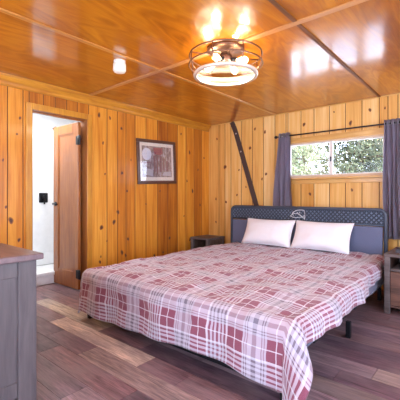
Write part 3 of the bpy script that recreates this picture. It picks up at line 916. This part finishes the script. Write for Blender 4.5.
bm = bm_new(); uvl = bm.loops.layers.uv.new('UVMap')
du = .02
nu = int((XR - X0 + OL + OR) / du); nv = int((Y1 - Y0 + OF) / du)
grid = []
for j in range(nv + 1):
    v = (Y0 - OF) + (Y1 - Y0 + OF) * j / nv
    rowv = []
    for i in range(nu + 1):
        s = i / nu
        # the right overhang is shorter towards the headboard, uneven hem
        orr = OR + .014 * math.sin(v * 2.1 + .5) - .05 * max(0, (v - 3.2)) 
        tt = min(1, max(0, (v - 2.5) / 1.1))
        u = (X0 - OL) + (XR - X0 + OL + orr - .10 * tt * tt * (3 - 2 * tt)) * s
        vv = v
        if j < 6: vv = v + (6 - j) / 6 * .02 * math.sin(u * 3.3)
        p = cloth(u, vv)
        p.z = max(p.z, .03)
        rowv.append((bm.verts.new(p), (u, -(vv - Y0) + .04)))
    grid.append(rowv)
for j in range(nv):
    for i in range(nu):
        q = [grid[j][i], grid[j][i + 1], grid[j + 1][i + 1], grid[j + 1][i]]
        f = bm.faces.new([k[0] for k in q])
        for l, k in zip(f.loops, q): l[uvl].uv = k[1]
o = link('comforter', bm, M_PLAID, smooth=True)
md = o.modifiers.new('thick', 'SOLIDIFY'); md.thickness = .014; md.offset = -1
tag(o, 'red grey and white plaid comforter spread over the bed', 'comforter')

# ---- pillows
def pillow(label, x0, x1, yb, lean, rz, seed):
    w, h, T = (x1 - x0), .37, .085
    p = thing('pillow', label, 'pillow', ((x0 + x1) / 2, yb, TOPZ + .02), rz, 'white bed pillows')
    bm = bm_new(); n = 30; sides = []
    for s in (1, -1):
        g = []
        for j in range(n + 1):
            rowv = []
            for i in range(n + 1):
                a, b = i / n * 2 - 1, j / n * 2 - 1
                t = (max(0, 1 - abs(a) ** 2.6) ** .55) * (max(0, 1 - abs(b) ** 2.6) ** .55)
                pin_x = 1 - .06 * (1 - abs(b) ** 2) * abs(a) ** 3 ; pin_z = 1 - .07 * (1 - abs(a) ** 2) * abs(b) ** 3
                wz = .012 * noise.noise(Vector((a * 2.4, b * 2.4, seed))) + .006 * noise.noise(Vector((a * 7, b * 4, seed + 5)))
                x = a * w / 2 * pin_x; z = h / 2 + b * h / 2 * pin_z
                y = s * (T * t + (.5 if t > 0 else 0) * wz * 2 * t)
                y2 = y * (1.15 - .2 * b)
                rowv.append((x, y2, z))
            g.append(rowv)
        sides.append(g)
    L = Matrix.Rotation(-lean, 4, 'X')
    cache = {}
    def vv(s, i, j):
        edge = i in (0, n) or j in (0, n)
        k = (0 if edge else s, i, j)
        if k not in cache:
            x, y, z = sides[s][j][i]
            if edge: y = 0
            cache[k] = bm.verts.new(L @ Vector((x, y, z)))
        return cache[k]
    for s in (0, 1):
        for j in range(n):
            for i in range(n):
                f = [vv(s, i, j), vv(s, i + 1, j), vv(s, i + 1, j + 1), vv(s, i, j + 1)]
                bm.faces.new(f if s == 1 else f[::-1])
    link('cushion', bm, M_PILLOW, p, smooth=True)
    bm = bm_new()
    edge = [(i, 0) for i in range(n)] + [(n, j) for j in range(n)] + [(n - i, n) for i in range(n)] + [(0, n - j) for j in range(n)]
    tube(bm, [L @ Vector((sides[0][j][i][0], 0, sides[0][j][i][2])) for i, j in edge], .004, 6, closed=True)
    link('seam_piping', bm, M_PILLOW, p, smooth=True)
pillow('white pillow leaning on the headboard, nearer the corner of the room', -2.59, -1.885, 3.91, math.radians(28), .02, 1.0)
pillow('white pillow leaning on the headboard, nearer the right nightstand', -1.88, -1.18, 3.91, math.radians(28), -.02, 8.0)

# ------------------------------------------------------------------ nightstands
def stand(label, x0, x1, y0, y1, h, front, cub, door=True):
    t = thing('nightstand', label, 'nightstand', ((x0 + x1) / 2, (y0 + y1) / 2, 0), 0, 'bedside nightstands')
    w, d = (x1 - x0) / 2, (y1 - y0) / 2
    bm = bm_new(); box(bm, -w, w, -d, d, h - .028, h, .005, 2); link('top', bm, front[0], t)
    for sx in (-1, 1):
        for sy in (-1, 1):
            bm = bm_new(); cx, cy = sx * (w - .028), sy * (d - .028); box(bm, cx - .024, cx + .024, cy - .024, cy + .024, .001, h - .029, .004); link('leg', bm, front[0], t)
        bm = bm_new(); cx = sx * (w - .022); box(bm, cx - .009, cx + .009, -d + .053, d - .053, .06, h - .03); link('side_panel', bm, front[1], t)
    bm = bm_new(); box(bm, -w + .053, w - .053, d - .035, d - .02, .06, h - .03); link('back_panel', bm, front[1], t)
    bm = bm_new(); box(bm, -w + .053, w - .053, -d + .02, d - .036, h - cub - .022, h - cub, .003); link('shelf', bm, front[0], t)
    bm = bm_new(); box(bm, -w + .053, w - .053, -d + .02, d - .036, .06, .08, .003); link('bottom_shelf', bm, front[1], t)
    bm = bm_new(); box(bm, -w + .054, w - .054, -d + .010, -d + .03, .085, h - cub - .026, .004)
    if not door:
        bm.free(); return t
    dw = link('door', bm, front[1], t)
    bm = bm_new(); tube(bm, [(w - .10, -d + .012, .2), (w - .10, -d - .012, .2), (w - .10, -d - .012, .28), (w - .10, -d + .012, .28)], .005, 6); link('handle', bm, M_BLACK, dw)
    return t
stand('dark rustic nightstand in the corner left of the bed', -3.55, -3.19, 3.92, 4.34, .475, (M_STANDG, M_STAND), .2, False)
stand('rustic nightstand with open shelf right of the bed', -.77, -.30, 3.58, 4.16, .565, (M_STANDG, M_STANDR), .14)

def book(label, x, y, z, w, d, h, mat, rz=0, flat=False):
    t = thing('book', label, 'book', (x, y, z), rz, 'books on the right nightstand')
    bm = bm_new()
    if flat:
        box(bm, -w / 2, w / 2, -d / 2, d / 2, 0, .003); box(bm, -w / 2, w / 2, -d / 2, d / 2, h - .003, h); box(bm, -w / 2, -w / 2 + .004, -d / 2, d / 2, .003, h - .003)
    else:
        box(bm, -w / 2, -w / 2 + .003, -d / 2, d / 2, 0, h); box(bm, w / 2 - .003, w / 2, -d / 2, d / 2, 0, h); box(bm, -w / 2, w / 2, -d / 2, -d / 2 + .004, 0, h)
    link('cover', bm, mat, t)
    bm = bm_new()
    if flat: box(bm, -w / 2 + .004, w / 2 - .004, -d / 2 + .004, d / 2 - .004, .003, h - .003)
    else: box(bm, -w / 2 + .003, w / 2 - .003, -d / 2 + .004, d / 2 - .004, .003, h - .004)
    link('pages', bm, bpy.data.materials.get('page_paper') or plain('page_paper', (.7, .66, .58), .8), t)
    return t
book('dark closed book lying on top of the right nightstand', -.60, 3.78, .566, .15, .20, .035, plain('dark_book', (.03, .022, .03), .4), PI / 2 + .1, True)
zz = .565 - .14 + .001
book('teal book upright in the open shelf of the right nightstand', -.56, 3.78, zz, .035, .14, .095, plain('teal_book', (.03, .20, .22), .5))
book('green book upright beside the teal one in the nightstand shelf', -.52, 3.78, zz, .028, .14, .10, plain('green_book', (.04, .14, .09), .5))

# ------------------------------------------------------------------ dresser in the foreground
dx0, dx1, dy0, dy1, dh = -3.05, -1.79, .33, .83, .81
ds = thing('dresser', 'grey stained wooden dresser in the left foreground', 'dresser', ((dx0 + dx1) / 2, (dy0 + dy1) / 2, 0))
def dl(name, bm, mat, parent=ds, **k):
    bmesh.ops.translate(bm, vec=-ds.location, verts=bm.verts); return link(name, bm, mat, parent, **k)
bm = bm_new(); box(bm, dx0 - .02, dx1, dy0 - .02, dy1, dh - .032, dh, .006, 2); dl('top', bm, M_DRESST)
ix0, ix1, iy0, iy1 = dx0, dx1 - .03, dy0, dy1 - .025
for x in (ix0, ix1 - .06):
    for yy in (iy0, iy1 - .09):
        bm = bm_new(); box(bm, x, x + .06, yy, yy + .09, .001, dh - .033, .004); dl('post', bm, M_DRESS)
for x in (ix0 + .01, ix1 - .03):
    for za, zb in ((dh - .115, dh - .033), (.08, .16)):
        bm = bm_new(); box(bm, x, x + .02, iy0 + .09, iy1 - .09, za, zb, .003); dl('end_rail', bm, M_DRESS)
    bm = bm_new(); box(bm, x + (.004 if x < -2 - .5 else 0), x + .012, iy0 + .09, iy1 - .09, .16, dh - .115); dl('end_panel', bm, M_DRESS)
bm = bm_new(); box(bm, ix0 + .06, ix1 - .06, iy1 - .03, iy1 - .012, .08, dh - .034); dl('back_panel', bm, M_DRESS)
bm = bm_new(); box(bm, ix0 + .06, ix1 - .06, iy0 + .02, iy1 - .03, .08, .10); dl('bottom_board', bm, M_DRESS)
for r_ in range(3):
    z0 = .11 + r_ * .22
    for c_ in range(2):
        x0 = ix0 + .07 + c_ * .545
        bm = bm_new(); box(bm, x0, x0 + .53, iy0 + .008, iy0 + .028, z0, z0 + .20, .004); box(bm, x0 + .02, x0 + .51, iy0 + .028, iy1 - .06, z0 + .01, z0 + .15)
        d_ = dl('drawer', bm, M_DRESS)
        bm = bm_new(); lathe(bm, [(.006, 0), (.006, -.012), (.015, -.02), (.014, -.028), (0, -.03)], (x0 + .265, iy0 + .008, z0 + .1), 16, axis='y'); dl('knob', bm, M_BLACK, d_)

# ------------------------------------------------------------------ light
wld = bpy.data.worlds.new('sky'); S.world = wld; wld.use_nodes = True
nt = wld.node_tree; nt.nodes.clear()
out = nt.nodes.new('ShaderNodeOutputWorld'); bg = nt.nodes.new('ShaderNodeBackground')
tc = nt.nodes.new('ShaderNodeTexCoord'); sp = nt.nodes.new('ShaderNodeSeparateXYZ'); rp = nt.nodes.new('ShaderNodeValToRGB')
nt.links.new(tc.outputs['Generated'], sp.inputs[0]); nt.links.new(sp.outputs[2], rp.inputs[0]); nt.links.new(rp.outputs[0], bg.inputs[0]); nt.links.new(bg.outputs[0], out.inputs[0])
e = rp.color_ramp.elements; e[0].position = 0.0; e[0].color = (.72, .81, 1.0, 1); e[1].position = .6; e[1].color = (.60, .74, 1.0, 1)
bg.inputs[1].default_value = 5.2


def light(name, kind, loc, energy, col=(1, 1, 1), **k):
    l = bpy.data.lights.new(name, kind); l.energy = energy; l.color = col
    for a, v in k.items(): setattr(l, a, v)
    o = bpy.data.objects.new(name, l); o.location = loc; COL.objects.link(o); return o
su = light('sun', 'SUN', (0, 0, 8), 11.0, (1, .95, .86), angle=.02); su.rotation_euler = (math.radians(32), math.radians(12), 0)
for k in range(4):
    a = k * PI / 2 + .15
    light('bulb_light', 'POINT', (LX + .165 * math.cos(a), LY + .165 * math.sin(a), CEIL - .17), 3.2, (1.0, .86, .68), shadow_soft_size=.03)
light('bathroom_light', 'AREA', (-4.2, 1.8, 2.33), 20, (1, .98, .96), shape='SQUARE', size=.5)

# ------------------------------------------------------------------ camera
cd = bpy.data.cameras.new('camera'); co = bpy.data.objects.new('camera', cd); COL.objects.link(co)
co.location = (0, 0, CAMZ); co.rotation_euler = (PI / 2, 0, YAW)
cd.sensor_width = 36; cd.lens = 36 * FPX / 400; cd.shift_y = (HORIZON - 200) / 400 ; cd.clip_start = .02
S.camera = co
vs = S.view_settings
S.display_settings.display_device = 'sRGB'
vs.view_transform = 'Standard'; vs.look = 'None'; vs.gamma = 1; vs.use_curve_mapping = False; vs.exposure = .73
S.cycles.use_denoising = True
S.cycles.max_bounces = 10; S.cycles.diffuse_bounces = 5; S.cycles.glossy_bounces = 5; S.cycles.transparent_max_bounces = 12
S.cycles.sample_clamp_indirect = 8
